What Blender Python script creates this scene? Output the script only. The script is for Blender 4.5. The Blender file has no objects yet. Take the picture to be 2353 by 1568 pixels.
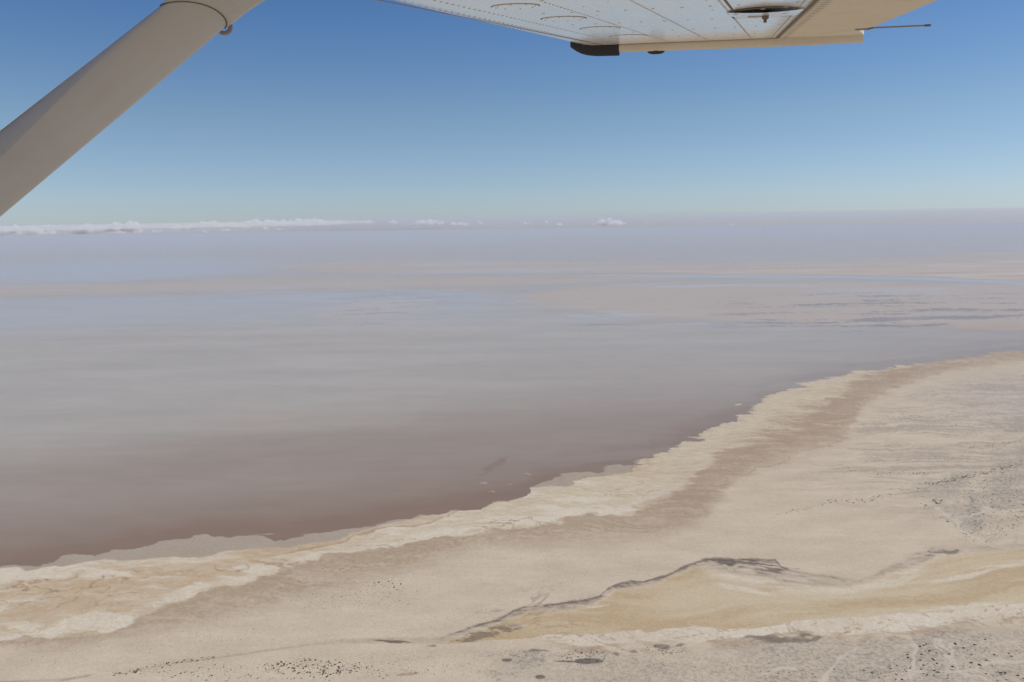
import bpy, bmesh, math, random
import numpy as np
from mathutils import Vector, Matrix

# ------------------------------------------------------------------ camera, world, sun, exposure
scene = bpy.context.scene
COL = scene.collection
H = 400.0                      # eye height above the lake, metres
FPX, CX, CY = 1830.0, 1176.5, 784.0   # focal length / centre in image pixels (picture 2353 x 1568)
PITCH, ROLL = math.radians(8.0), math.radians(0.80)
_f = np.array([0, math.cos(PITCH), -math.sin(PITCH)])
_u0 = np.array([0, math.sin(PITCH), math.cos(PITCH)])
_r0 = np.array([1.0, 0, 0])
RIGHT = _r0 * math.cos(ROLL) - _u0 * math.sin(ROLL)
UP = _u0 * math.cos(ROLL) + _r0 * math.sin(ROLL)
FWD = _f
EYE = np.array([0, 0, H])

cam_data = bpy.data.cameras.new('camera')
cam_data.sensor_width = 36.0
cam_data.lens = 36.0 * FPX / 2353.0
cam_data.clip_start = 0.05
cam_data.clip_end = 600000.0
cam = bpy.data.objects.new('camera', cam_data)
COL.objects.link(cam)
m = Matrix.Identity(4)
for i in range(3):
    m[i][0], m[i][1], m[i][2], m[i][3] = RIGHT[i], UP[i], -FWD[i], EYE[i]
cam.matrix_world = m
scene.camera = cam

SUN_ELEV, SUN_AZ = math.radians(50), math.radians(82)   # azimuth clockwise from +Y (view direction)
world = bpy.data.worlds.new('World')
scene.world = world
world.use_nodes = True
wn = world.node_tree
for n_ in list(wn.nodes):
    wn.nodes.remove(n_)
w_out = wn.nodes.new('ShaderNodeOutputWorld')
w_bg = wn.nodes.new('ShaderNodeBackground')
w_sky = wn.nodes.new('ShaderNodeTexSky')
w_sky.sky_type = 'NISHITA'
w_sky.sun_disc = False
w_sky.sun_elevation = SUN_ELEV
w_sky.sun_rotation = SUN_AZ
w_sky.altitude = 400
w_sky.air_density = 1.0
w_sky.dust_density = 0.25
w_sky.ozone_density = 3.0
w_bg.inputs['Strength'].default_value = 0.075
# the sky's own colour: deep dry-air blue above, pale teal towards the horizon
w_tc = wn.nodes.new('ShaderNodeTexCoord')
w_sep = wn.nodes.new('ShaderNodeSeparateXYZ')
w_rmp = wn.nodes.new('ShaderNodeValToRGB')
w_mul = wn.nodes.new('ShaderNodeMix'); w_mul.data_type = 'RGBA'; w_mul.blend_type = 'MULTIPLY'; w_mul.inputs[0].default_value = 1.0
SKY_TINT = [(0.0, (.85, .99, 1.36)), (0.04, (.95, 1.05, 1.31)), (0.13, (.94, 1.03, 1.13)), (0.28, (.58, .86, 1.17)), (0.6, (.58, .86, 1.17))]
while len(w_rmp.color_ramp.elements) < len(SKY_TINT):
    w_rmp.color_ramp.elements.new(0.5)
for e_, (p_, c_) in zip(w_rmp.color_ramp.elements, SKY_TINT):
    e_.position = p_; e_.color = (*c_, 1)
wn.links.new(w_tc.outputs['Generated'], w_sep.inputs[0])
wn.links.new(w_sep.outputs['Z'], w_rmp.inputs[0])
wn.links.new(w_sky.outputs[0], w_mul.inputs[6])
wn.links.new(w_rmp.outputs[0], w_mul.inputs[7])
wn.links.new(w_mul.outputs[2], w_bg.inputs[0])
wn.links.new(w_bg.outputs[0], w_out.inputs[0])

sun_data = bpy.data.lights.new('sun', 'SUN')
sun_data.energy = 3.75
sun_data.angle = math.radians(0.5)
sun_data.color = (1.0, 0.95, 0.88)
sun = bpy.data.objects.new('sun', sun_data)
COL.objects.link(sun)
_sd = Vector((math.sin(SUN_AZ) * math.cos(SUN_ELEV), math.cos(SUN_AZ) * math.cos(SUN_ELEV), math.sin(SUN_ELEV)))
sun.rotation_euler = _sd.to_track_quat('Z', 'Y').to_euler()
sun.location = (0, 0, H + 50)

scene.view_settings.view_transform = 'Standard'
scene.view_settings.look = 'None'
scene.view_settings.gamma = 1.0
scene.view_settings.exposure = 0.0
scene.cycles.transparent_max_bounces = 32
scene.cycles.max_bounces = 8
scene.cycles.volume_bounces = 3


# ------------------------------------------------------------------ helpers
def tag(o, label=None, cat=None, group=None, kind=None):
    if label: o['label'] = label
    if cat: o['category'] = cat
    if group: o['group'] = group
    if kind: o['kind'] = kind
    return o


def empty(name, loc):
    o = bpy.data.objects.new(name, None)
    o.location = loc
    COL.objects.link(o)
    return o


def mesh_obj(name, verts, faces, mats, parent=None, smooth=True, offset=None):
    """one mesh object from world-space vertices; offset = world position of the parent"""
    me = bpy.data.meshes.new(name)
    me.from_pydata([tuple(v) for v in verts], [], faces)
    if not isinstance(mats, (list, tuple)):
        mats = [mats]
    for k in mats:
        me.materials.append(k)
    if smooth:
        me.polygons.foreach_set('use_smooth', [True] * len(me.polygons))
    me.update()
    o = bpy.data.objects.new(name, me)
    COL.objects.link(o)
    if parent is not None:
        o.parent = parent
    return o


def new_mat(name):
    mt = bpy.data.materials.new(name)
    mt.use_nodes = True
    nt = mt.node_tree
    b = nt.nodes['Principled BSDF']
    return mt, nt, b


class NT:
    """small node-building helper"""
    def __init__(self, nt): self.nt = nt
    def n(self, t, **k):
        x = self.nt.nodes.new(t)
        for a, v in k.items(): setattr(x, a, v)
        return x
    def l(self, a, b): self.nt.links.new(a, b)
    def attr(self, name):
        x = self.n('ShaderNodeAttribute', attribute_name=name)
        return x.outputs['Fac']
    def mix(self, fac, a, b, blend='MIX'):
        x = self.n('ShaderNodeMix', data_type='RGBA', blend_type=blend)
        for sock, v in ((x.inputs[0], fac), (x.inputs[6], a), (x.inputs[7], b)):
            if hasattr(v, 'links') or isinstance(v, bpy.types.NodeSocket): self.l(v, sock)
            elif isinstance(v, (int, float)): sock.default_value = v
            else: sock.default_value = (*v, 1)
        return x.outputs[2]
    def math(self, op, a, b=0.0, clamp=False):
        x = self.n('ShaderNodeMath', operation=op, use_clamp=clamp)
        for sock, v in ((x.inputs[0], a), (x.inputs[1], b)):
            if isinstance(v, bpy.types.NodeSocket): self.l(v, sock)
            else: sock.default_value = v
        return x.outputs[0]
    def noise(self, scale, detail=4, rough=0.55, stretch=(1, 1, 1), rot=0.0, dist=0.0, coord='Object'):
        tc = self.n('ShaderNodeTexCoord')
        mp = self.n('ShaderNodeMapping')
        mp.inputs['Scale'].default_value = stretch
        mp.inputs['Rotation'].default_value = (0, 0, rot)
        self.l(tc.outputs[coord], mp.inputs[0])
        x = self.n('ShaderNodeTexNoise')
        x.inputs['Scale'].default_value = scale
        x.inputs['Detail'].default_value = detail
        x.inputs['Roughness'].default_value = rough
        x.inputs['Distortion'].default_value = dist
        self.l(mp.outputs[0], x.inputs['Vector'])
        return x.outputs['Fac']
    def ramp(self, fac, stops):
        x = self.n('ShaderNodeMapRange')
        x.inputs[1].default_value, x.inputs[2].default_value = stops[0][0], stops[1][0]
        x.inputs[3].default_value, x.inputs[4].default_value = stops[0][1], stops[1][1]
        self.l(fac, x.inputs[0])
        return x.outputs[0]


def srgb(r, g, b):
    return tuple((c / 255 / 12.92) if c / 255 < 0.04045 else ((c / 255 + 0.055) / 1.055) ** 2.4 for c in (r, g, b))


# ------------------------------------------------------------------ ground masks traced in image pixels, projected through the camera
#PIXEL-MASKS-BEGIN
def hash2(ix, iy, seed):
    h = (ix.astype(np.int64) * 374761393 + iy.astype(np.int64) * 668265263 + seed * 1442695041) & 0xFFFFFFFF
    h = ((h ^ (h >> 13)) * 1274126177) & 0xFFFFFFFF
    h = h ^ (h >> 16)
    return (h & 0xFFFF).astype(np.float32) / 65535.0


def vnoise(x, y, seed):
    xi, yi = np.floor(x), np.floor(y)
    fx, fy = (x - xi).astype(np.float32), (y - yi).astype(np.float32)
    fx = fx * fx * fx * (fx * (fx * 6 - 15) + 10); fy = fy * fy * fy * (fy * (fy * 6 - 15) + 10)
    xi = xi.astype(np.int64); yi = yi.astype(np.int64)
    a = hash2(xi, yi, seed); b = hash2(xi + 1, yi, seed)
    c = hash2(xi, yi + 1, seed); d = hash2(xi + 1, yi + 1, seed)
    return (a * (1 - fx) + b * fx) * (1 - fy) + (c * (1 - fx) + d * fx) * fy


def fbm(X, Y, sx, sy=None, octv=4, seed=0, rot=0.0, gain=0.5):
    """value noise, roughly -1..1"""
    sy = sy or sx
    if rot:
        c, s = math.cos(rot), math.sin(rot)
        X, Y = X * c + Y * s, -X * s + Y * c
    t = np.zeros(X.shape, np.float32); amp = 1.0; tot = 0.0
    x, y = X / sx, Y / sy
    for o in range(octv):
        t += amp * (vnoise(x + 17.3 * o, y - 9.1 * o, seed + o * 31) * 2 - 1)
        tot += amp; amp *= gain; x = x * 2.03; y = y * 2.03
    return t / tot * 1.6


def ridge(X, Y, sx, sy=None, octv=3, seed=0, rot=0.0):
    """thin branching lines: 1 on the line, 0 away"""
    return 1 - np.abs(np.clip(fbm(X, Y, sx, sy, octv, seed, rot), -1, 1))


def sst(a, b, x):
    t = np.clip((x - a) / (b - a), 0, 1)
    return (t * t * (3 - 2 * t)).astype(np.float32)


def curve(pts, px):
    p = np.array(pts, float)
    xs = np.maximum.accumulate(p[:, 0] + np.arange(len(p)) * 1e-3)
    y = np.interp(px, xs, p[:, 1])
    s0 = (p[1, 1] - p[0, 1]) / max(xs[1] - xs[0], 1); s1 = (p[-1, 1] - p[-2, 1]) / max(xs[-1] - xs[-2], 1)
    y = np.where(px < xs[0], p[0, 1] + np.clip(s0, -.2, .2) * (px - xs[0]), y)
    return np.where(px > xs[-1], p[-1, 1] + np.clip(s1, -.2, .2) * (px - xs[-1]), y)


def pdist(pts, px, py, yk=2.0):
    """distance to a polyline, the second axis stretched by yk"""
    p = np.array(pts, float); d = np.full(px.shape, 1e9, np.float32)
    for (x0, y0), (x1, y1) in zip(p[:-1], p[1:]):
        dx, dy = x1 - x0, (y1 - y0) * yk
        t = np.clip(((px - x0) * dx + (py - y0) * yk * dy) / (dx * dx + dy * dy + 1e-9), 0, 1)
        d = np.minimum(d, np.hypot(px - x0 - t * dx, (py - y0) * yk - t * dy))
    return d


def blob(px, py, cx, cy, rx, ry, ang=0.0):
    c, s = math.cos(math.radians(ang)), math.sin(math.radians(ang))
    dx, dy = px - cx, py - cy
    return np.sqrt(((dx * c + dy * s) / rx) ** 2 + ((-dx * s + dy * c) / ry) ** 2)


SHORE = [(-400, 1345), (0, 1303), (54, 1299), (97, 1295), (107, 1290), (150, 1280), (204, 1284), (231, 1276), (250, 1268), (282, 1260), (317, 1252), (346, 1250), (376, 1243), (419, 1236), (457, 1232), (537, 1232), (591, 1231), (615, 1236), (641, 1238), (663, 1235), (703, 1230), (736, 1227), (779, 1221), (816, 1217), (856, 1214), (870, 1208), (897, 1201), (932, 1197), (950, 1190), (1015, 1183), (1053, 1174), (1093, 1171), (1109, 1160), (1166, 1151), (1206, 1141), (1225, 1124), (1249, 1112), (1285, 1098), (1303, 1082), (1380, 1080), (1394, 1070), (1421, 1067), (1445, 1069), (1450, 1062), (1491, 1058), (1501, 1045), (1531, 1037), (1548, 1028), (1571, 1007), (1606, 1004), (1625, 994), (1641, 983), (1666, 968), (1698, 957), (1730, 945), (1745, 930), (1764, 912), (1792, 900), (1830, 891), (1853, 881), (1891, 872), (1940, 863), (1958, 854), (2016, 851), (2054, 844), (2104, 837), (2192, 828), (2250, 818), (2308, 811), (2353, 806), (2500, 796), (2800, 782)]
MARGIN = [(-400, 1330), (0, 1311), (67, 1310), (107, 1302), (199, 1295), (258, 1288), (336, 1288), (389, 1284), (470, 1281), (537, 1268), (632, 1259), (682, 1255), (776, 1244), (803, 1230), (897, 1204), (1050, 1174), (1170, 1150), (1222, 1122), (1300, 1120), (1343, 1101), (1397, 1096), (1445, 1084), (1460, 1072), (1480, 1052), (1600, 990), (2400, 760)]
STRIP = [(500, 1270), (575, 1284), (615, 1283), (687, 1268), (781, 1251), (816, 1232), (910, 1210), (969, 1206), (1031, 1189), (1052, 1175), (1100, 1140)]
SALTEND = [(-400, 1500), (0, 1471), (48, 1465), (188, 1465), (255, 1451), (300, 1432), (349, 1408), (416, 1389), (480, 1358), (518, 1342), (561, 1341), (599, 1326), (636, 1314), (695, 1295), (762, 1279), (821, 1276), (883, 1260), (977, 1238), (1071, 1230), (1146, 1214), (1211, 1210), (1260, 1204), (1330, 1195), (1383, 1190), (1431, 1184), (1474, 1163), (1544, 1142), (1575, 1115), (1620, 1075), (1666, 1042), (1753, 1010), (1850, 975), (1910, 925), (1960, 880), (2010, 856), (2100, 835), (2353, 800), (2600, 780)]
DAMPEND = [(-400, 1520), (0, 1486), (121, 1483), (242, 1467), (336, 1453), (470, 1435), (537, 1416), (632, 1392), (655, 1378), (789, 1354), (897, 1327), (977, 1300), (1085, 1262), (1149, 1258), (1256, 1263), (1418, 1247), (1552, 1228), (1610, 1205), (1650, 1160), (1680, 1115), (1739, 1082), (1791, 1065), (1844, 1040), (1923, 1015), (1958, 986), (1976, 951), (1996, 925), (2057, 892), (2104, 872), (2192, 849), (2353, 830), (2600, 800)]
RIM = [(1004, 1472), (1071, 1451), (1149, 1427), (1176, 1408), (1203, 1398), (1270, 1393), (1348, 1382), (1377, 1374), (1392, 1360), (1418, 1345), (1444, 1338), (1477, 1339), (1525, 1326), (1565, 1308), (1606, 1294), (1632, 1290), (1673, 1292), (1726, 1288), (1779, 1290), (1795, 1305), (1817, 1315), (1873, 1325), (1908, 1329), (1950, 1338), (1991, 1332), (2044, 1310), (2084, 1287), (2115, 1270), (2162, 1265), (2191, 1269), (2258, 1265), (2353, 1257), (2700, 1235)]
RIMIN = [(1020, 1480), (1090, 1462), (1149, 1438), (1216, 1410), (1310, 1406), (1364, 1394), (1391, 1378), (1418, 1359), (1512, 1343), (1538, 1327), (1592, 1311), (1632, 1311), (1686, 1322), (1781, 1332), (1803, 1343), (1873, 1351), (1950, 1351), (2004, 1340), (2058, 1321), (2111, 1305), (2151, 1281), (2191, 1276), (2353, 1262), (2700, 1240)]
PAN = [(1020, 1484), (1149, 1474), (1221, 1472), (1256, 1463), (1385, 1461), (1466, 1449), (1482, 1457), (1525, 1447), (1592, 1441), (1646, 1447), (1723, 1447), (1763, 1444), (1830, 1430), (1937, 1424), (2071, 1412), (2138, 1412), (2231, 1401), (2353, 1388), (2700, 1360)]
PANEND = [(1090, 1490), (1230, 1480), (1337, 1488), (1407, 1487), (1471, 1476), (1579, 1479), (1686, 1475), (1750, 1463), (1857, 1455), (1964, 1464), (2071, 1458), (2178, 1439), (2353, 1423), (2700, 1395)]
SCRUBW = [(2133, 1164), (2104, 1132), (2160, 1108), (2221, 1082), (2279, 1038), (2353, 955)]
SPIT_TOP = [(600, 612), (660, 607), (800, 600), (1100, 597), (1500, 600), (1900, 597), (2100, 590), (2240, 580), (2353, 572), (2700, 560)]
SPIT_LOW = [(600, 614), (750, 626), (1000, 628), (1500, 628), (1800, 631), (2100, 634), (2220, 640), (2353, 645), (2700, 655)]


def to_px(X, Y):
    V0, V1 = X, Y
    dep = np.maximum(V1 * FWD[1] - H * FWD[2], 1.0)
    px = CX + FPX * (V0 * RIGHT[0] + V1 * RIGHT[1] - H * RIGHT[2]) / dep
    py = CY - FPX * (V0 * UP[0] + V1 * UP[1] - H * UP[2]) / dep
    return np.clip(px, -3000, 5500), np.clip(py, 400, 4000)


def from_px(x, y, z=0.0):
    d = FWD + RIGHT * (x - CX) / FPX + UP * (CY - y) / FPX
    t = (z - H) / d[2]
    return EYE + d * t


def pixel_masks(X, Y):  # outlines read in image pixels, mapped onto the ground through the camera
    """material masks of the land and the lake at ground points X, Y (metres)"""
    r = np.hypot(X, Y); wa = np.clip(r / 900, .8, 6)
    wx = fbm(X, Y, 46, 40, 5, 101, gain=.58) * 7 * wa; wy = fbm(X, Y, 44, 40, 5, 102, gain=.58) * 7 * wa
    bx = fbm(X, Y, 210, 190, 2, 103) * 22; by = fbm(X, Y, 200, 190, 2, 104) * 22
    px, py = to_px(X + wx, Y + wy)
    X0, Y0 = X, Y
    X, Y = X + wx + bx, Y + wy + by                    # organic bending of every streak
    mpp = np.maximum(r * r / (H * FPX), .2)     # metres of range per image pixel
    f1 = fbm(X, Y, 60, 30, 5, 1); f2 = fbm(X, Y, 22, 9, 4, 2); f3 = fbm(X, Y, 9, 5, 3, 3)
    big = fbm(X, Y, 260, 160, 4, 4); str_ = fbm(X, Y, 160, 14, 4, 5, rot=.12); st2 = fbm(X, Y, 70, 6, 3, 6, rot=-.1)
    st3 = fbm(X, Y, 80, 5, 4, 7, rot=.03); f4 = fbm(X0, Y0, 4.5, 3.5, 3, 8)
    o = {}
    # ---- shoreline
    rgt = sst(1150, 1500, px)
    jag = fbm(X, Y, 60, 11, 4, 11, rot=-.12)
    jag2 = fbm(X, Y, 130, 30, 2, 13, rot=-.1)
    sd = (py - curve(SHORE, px)) * mpp                                # metres towards the viewer, + = land
    sd = sd + jag * (6 + 26 * rgt) + jag2 * (4 + 8 * rgt) + f2 * 2.5
    bars = np.maximum(0, 1 - blob(px, py, 1110, 1108, 14, 2.2) * .8) + np.maximum(0, 1 - blob(px, py, 1172, 1112, 9, 1.2) * .8) \
        + np.maximum(0, 1 - blob(px, py, 1140, 1128, 10, 2) * .9) + np.maximum(0, 1 - blob(px, py, 1690, 931, 9, 2) * .8) + np.maximum(0, 1 - blob(px, py, 1216, 1090, 10, 1.5) * .8) \
        + np.maximum(0, 1 - blob(px, py, 605, 1228, 22, 1.5) * .9) + np.maximum(0, 1 - blob(px, py, 640, 1240, 14, 3) * .9)
    sdl = np.maximum(sd, np.where(bars > .05, (bars + .35 * f3 - .2) * 12, -99))
    # far spit of dry land
    wob = fbm(X, Y, 1500, 500, 4, 14) * 2.2
    top = py - curve(SPIT_TOP, px) + wob; low = curve(SPIT_LOW, px) - py + wob * .6
    spit = np.minimum(top, low) / 2.0
    spit_land = np.minimum(np.minimum(spit * 30, (px - 1780 + big * 120 + 30 * (py - 615)) * 8), 60)
    o['sd'] = np.maximum(sdl, spit_land)
    o['spitland'] = sst(0, 3, spit_land).astype(np.float32) * (py < 700)
    # ---- land bands
    y_m = curve(MARGIN, px); y_s = curve(SALTEND, px); y_d = curve(DAMPEND, px)
    wsm = f1 * 3 + f2 * 1.5
    margin = sst(1.5, -1.5, py - y_m + wsm * .7) * sst(1640, 1560, px)
    o['margin'] = margin
    strip = sst(2, -2, py - curve(STRIP, px) + wsm * .5) * sst(500, 600, px + f1 * 30) * sst(1075, 1045, px)
    rim_strip = sst(2.4, .6, np.abs(py - curve(STRIP, px) + wsm * .5)) * sst(600, 720, px) * sst(1075, 1045, px)
    seam2 = sst(2.2, .5, np.abs(py - y_m + wsm * .7)) * sst(1290, 1330, px) * sst(1500, 1450, px)
    wE = 4 + 10 * sst(1400, 1800, px)
    salt = sst(wE, -wE, py - y_s + f1 * 9 + f2 * 6 + str_ * 8 * sst(1400, 1700, px)) * (1 - .75 * margin)
    o['salt'] = salt
    edge = sst(30, 0, y_s - py) * sst(-8, 6, y_s - py + f1 * 9 + f2 * 6)
    whitelft = sst(.05, .8, f1 * .55 + f2 * .25 + big * .35 + st2 * .3 + .6 * edge + .06 + .5 * sst(60, 5, py - y_m) * sst(420, 150, px))
    wp_ = 0
    for c_ in ((60, 1328, 230, 17, -3), (130, 1454, 62, 8, -8), (275, 1437, 42, 11, -10), (40, 1464, 44, 5, -6), (460, 1352, 70, 12, -18), (410, 1378, 90, 8, -14), (560, 1326, 60, 14, -16), (200, 1436, 60, 12, -10), (60, 1440, 30, 12, 0)):
        wp_ = np.maximum(wp_, .85 * sst(1.2, .15, blob(px, py, *c_) + .75 * f1 + .5 * f2 + .4 * st2))
    tp_ = 0
    for c_ in ((235, 1352, 150, 26, -6), (60, 1402, 90, 28, -4), (420, 1318, 120, 15, -6), (190, 1392, 150, 22, 6), (640, 1272, 80, 9, -14), (280, 1405, 70, 16, -10), (20, 1418, 60, 9, 0)):
        tp_ = np.maximum(tp_, sst(1.2, .3, blob(px, py, *c_) + .6 * f1 + .35 * f2))
    edge2 = sst(26, 4, y_s - py + f1 * 8 + f2 * 6) * sst(440, 520, px) * sst(1300, 1100, px)
    whitelft = np.clip(np.maximum(np.maximum(whitelft * (1 - .7 * tp_), wp_), edge2 * np.clip(.7 + .5 * f1 + .35 * f2, 0, 1)), 0, 1)
    o['white'] = whitelft * salt * (1 - .85 * strip) * sst(1750, 1350, px) * (1 - margin)
    tan = sst(-.1, .75, -big * .75 + str_ * .35 + f1 * .5 + f2 * .2 + .8 * strip)
    tan = np.maximum(tan * .8, tp_ * (.75 + .35 * f2))
    tan = tan * (1 - .7 * wp_)
    o['tan'] = np.clip(tan, 0, 1) * salt * (1 - margin) * (1 - .55 * sst(1350, 1700, px))
    y_sh = curve(SHORE, px); tt = (py - y_sh) / np.maximum(y_d - y_sh, 6)
    rgt2 = sst(1480, 1720, px)
    ramp_ = sst(.12, .72, tt + .16 * st3 + .14 * str_ + .06 * f1)
    salt = salt * (1 - rgt2 * .9 * ramp_); o['salt'] = salt; o['tan'] = o['tan'] * (1 - rgt2 * .7)
    crack = sst(.88, .98, ridge(X, Y, 34, 22, 4, 21)) * sst(.0, .5, fbm(X, Y, 120, 60, 2, 22) + .3 + .3 * sst(1360, 1400, py))
    damp = sst(26, -26, py - y_d + f1 * 9 + big * 9 + st2 * 7) * (1 - salt) * (1 - margin) * (py > 700)
    o['damp'] = np.clip(damp * (.74 + .3 * st2 + .12 * f1 + .28 * sst(45, 5, py - y_s)), 0, 1)
    redw = sst(1380, 1640, px) * sst(90, 10, np.abs(py - (y_s * .55 + y_d * .45) + str_ * 14))
    o['red'] = np.clip(redw * sst(16, -26, py - y_d + f1 * 8 + st2 * 8) * (.75 + .5 * str_ + .3 * st2), 0, 1) * (1 - margin) * sst(0, 25, sd)
    o['red'] = np.clip(o['red'] * (1 - .6 * rgt2) + rgt2 * ramp_ * sst(1.28, .72, tt + .16 * st3 + .10 * f1 + .12 * str_) * np.clip(.46 + .5 * st3 + .3 * st2 + .25 * f1, .05, 1) * sst(0, 25, sd), 0, 1)
    o['red'] = np.maximum(o['red'], .8 * sst(2150, 2350, px) * sst(0, 12, sd) * sst(18, 4, py - curve(SHORE, px)))
    o['crack'] = np.clip(np.maximum(crack * np.maximum(salt * sst(1650, 1350, px), .5 * sst(25, 0, np.abs(py - y_s - 12)) * sst(1600, 1300, px)) * (1 - margin) * sst(14, 40, (py - y_m)), np.maximum(rim_strip, seam2) * .8), 0, 1)
    # ---- dry fan at the right: grooves running along the plain
    fan = sst(0, 60, py - y_d) * sst(1640, 1900, px + (py - 1000) * .3) * sst(1210, 1060, py - (px - 1900) * .12)
    gro = np.maximum(fbm(X, Y, 420, 17, 4, 31, rot=.06), .85 * fbm(X, Y, 170, 7, 3, 32, rot=.0))
    dr = sst(.86, .97, ridge(X, Y, 260, 24, 4, 33, rot=.04)) * sst(-.2, .5, f1 + .25)
    o['groove'] = np.clip(fan * .85 * dr + fan * sst(.05, .7, gro + .3 * f1 + .15 * f3) * (.5 + .5 * sst(1800, 2200, px)), 0, 1)
    o['purple'] = fan * sst(2050, 2353, px + big * 60) * sst(1020, 930, py) * .8
    dl = sst(2.6, .4, np.abs(py - y_d + f2 * 1.5)) * sst(1640, 1700, px) * sst(2260, 2150, px)
    # ---- the salt channel in the foreground
    pxw, pyw = px, py
    px, py = to_px(X0 + .30 * wx, Y0 + .30 * wy)          # the channel keeps its smooth winding banks
    y_r = curve(RIM, px) - 1.0; y_ri = curve(RIMIN, px); y_p = curve(PAN, px); y_pe = curve(PANEND, px)
    inx = sst(985, 1060, px)
    wob2 = f2 * 1.6 + f3 * .8
    inside = sst(-1.5, 1.5, py - y_r + wob2 * .6) * sst(2.5, -2.5, py - y_pe + wob2 * 1.6) * inx
    rimband = sst(-1.2 - 9 * sst(1850, 2000, px), .8 + 6 * sst(1850, 2000, px), py - y_r + wob2 * .6) * sst(8, -6, py - y_ri + wob2 * 1.6 + st2 * 2) * inx
    rimline = np.exp(-((py - y_r - 1.5 + wob2 * .5) / 2.4) ** 2) * inx * sst(1960, 1800, px)
    dpt = np.clip((py - y_r) / np.maximum(y_ri - y_r, 2), 0, 1.3)
    fadeR = 1 - .35 * sst(1800, 1950, px)
    o['rim'] = np.clip(rimband * fadeR * (.50 - .22 * dpt + .35 * f2 + .25 * st2 + .2 * f3) + .8 * rimline * (.75 + .4 * f1), 0, 1)
    pan = sst(-5, 6, py - y_ri + wob2 + st2 * 2) * sst(2, -2, py - y_p + wob2 * .9) * inx
    o['pan'] = pan
    wband = sst(-2, 2, py - y_p + wob2 * .9) * sst(3, -3, py - y_pe + wob2 * 1.8) * sst(1180, 1300, px + f1 * 40)
    wtop = sst(26, 4, py - y_ri - 4 + st2 * 5) * pan * sst(1600, 1680, px) * sst(2160, 2080, px) * sst(-.5, .3, st2 + f1 * .4 + .15)
    wst = 0
    for c_ in ((1700, 1352, 95, 9, 12), (2010, 1352, 120, 9, -8), (2230, 1322, 190, 7, -12), (2330, 1300, 90, 7, -3), (1196, 1441, 18, 4, -8), (2080, 1335, 60, 6, -20), (2200, 1398, 120, 6, -6), (1345, 1400, 60, 2.5, -7)):
        wst = np.maximum(wst, sst(1.15, .25, blob(px, py, *c_) + .45 * st2 + .3 * f1))
    wst = wst * sst(-4, 5, py - y_ri)
    o['white'] = np.clip(np.maximum(o['white'], np.maximum(np.maximum(wband * (.72 + .4 * f1), wtop * .8), wst * .85)), 0, 1)
    o['pantan'] = np.clip(pan * (.60 + .65 * str_ + .4 * fbm(X, Y, 90, 20, 3, 41, rot=.1) + .5 * sst(25, 5, y_p - py) * sst(2000, 1700, px) + .45 * sst(1400, 1150, px) - .25 * sst(1500, 1800, px)), 0, 1)
    pc = sst(.93, .99, ridge(X, Y, 40, 14, 4, 42, rot=.2)) * (pan * sst(1420, 1250, px) + .9 * wband)
    o['crack'] = np.maximum(o['crack'], np.clip(pc, 0, 1) * .9)
    # scruffy brown edge under the white band
    sc = sst(20, 2, np.abs(py - y_pe - 8 - f1 * 7)) * sst(1150, 1350, px)
    o['damp'] = np.maximum(o['damp'], sc * np.clip(.5 + .6 * f1 + .6 * f2 + .4 * f3, 0, 1))
    dk = 0
    for c_ in ((1730, 1300, 62, 8, 8), (1425, 1500, 16, 5, -20), (1460, 1497, 12, 5, 0), (1520, 1494, 16, 6, 0), (1560, 1490, 12, 5, 0), (1745, 1446 + 20, 20, 5, 0),
               (1850, 1470, 50, 7, -4), (1790, 1472, 30, 6, 0), (2160, 1273, 40, 5, 0), (1100, 1462, 70, 10, -14), (1230, 1503, 30, 3, 0)):
        dk = np.maximum(dk, sst(1.2, .3, blob(px, py, *c_) - 1.2 * f2 - .8 * f3 - .05))
    lens = 0
    for c_ in ((1352, 1524, 36, 6.5, -3), (1310, 1527, 38, 2.2, 2), (1166, 1520, 13, 4, 0), (1243, 1560, 11, 4, 0), (897, 1479, 46, 2.2, 4), (905, 1481, 22, 3.6, 4)):
        lens = np.maximum(lens, sst(1.1, .75, blob(px, py, *c_) + .22 * f3))
    twig = sst(.80, .96, ridge(X, Y, 26, 30, 4, 73, rot=.5)) * sst(24, 4, np.abs(py - y_pe - 3)) * sst(1400, 1700, px)
    o['damp'] = np.maximum(o['damp'], twig * .9)
    o['white'] = o['white'] * (1 - .75 * twig)
    o['dark'] = np.clip(np.maximum(np.maximum(dk * .75, lens), np.maximum(dl * .32 * sst(-.2, .5, f1 + .4), o['rim'] * 0)), 0, 1)
    # creek left of the channel, red lens
    ck = sst(1.1, .5, blob(px, py, 920, 1478, 210, 10, 0) + .3 * f1) * .8
    ckl = sst(7, 1, pdist([(0, 1572), (129, 1566), (228, 1557), (263, 1553), (489, 1518), (575, 1506), (682, 1490), (760, 1482)], px, py) + f2 * 2)
    o['damp'] = np.clip(np.maximum(o['damp'], np.maximum(ck * (.6 + .4 * f1), ckl * (.45 + .5 * f1))), 0, 1)
    rl = sst(1.1, .8, blob(px, py, 938, 1554, 27, 3.4, -8) + .2 * f3) + .8 * sst(1.1, .6, blob(px, py, 178, 1562, 55, 3.4, -9) + .3 * f3)
    o['red'] = np.clip(np.maximum(o['red'], rl), 0, 1)
    fing = sst(.86, .97, ridge(X, Y, 20, 60, 3, 51, rot=-.9)) * sst(-55, -6, py - y_r) * (py < y_r) * sst(1040, 1120, px) * sst(1620, 1250, px)
    o['rim'] = np.clip(np.maximum(o['rim'], fing * .45), 0, 1)
    px, py = pxw, pyw
    # ---- grey scrub country
    below = sst(4, 30, py - y_pe + f1 * 8) * sst(1020, 1180, px + (py - 1520) * -1.2)
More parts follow.
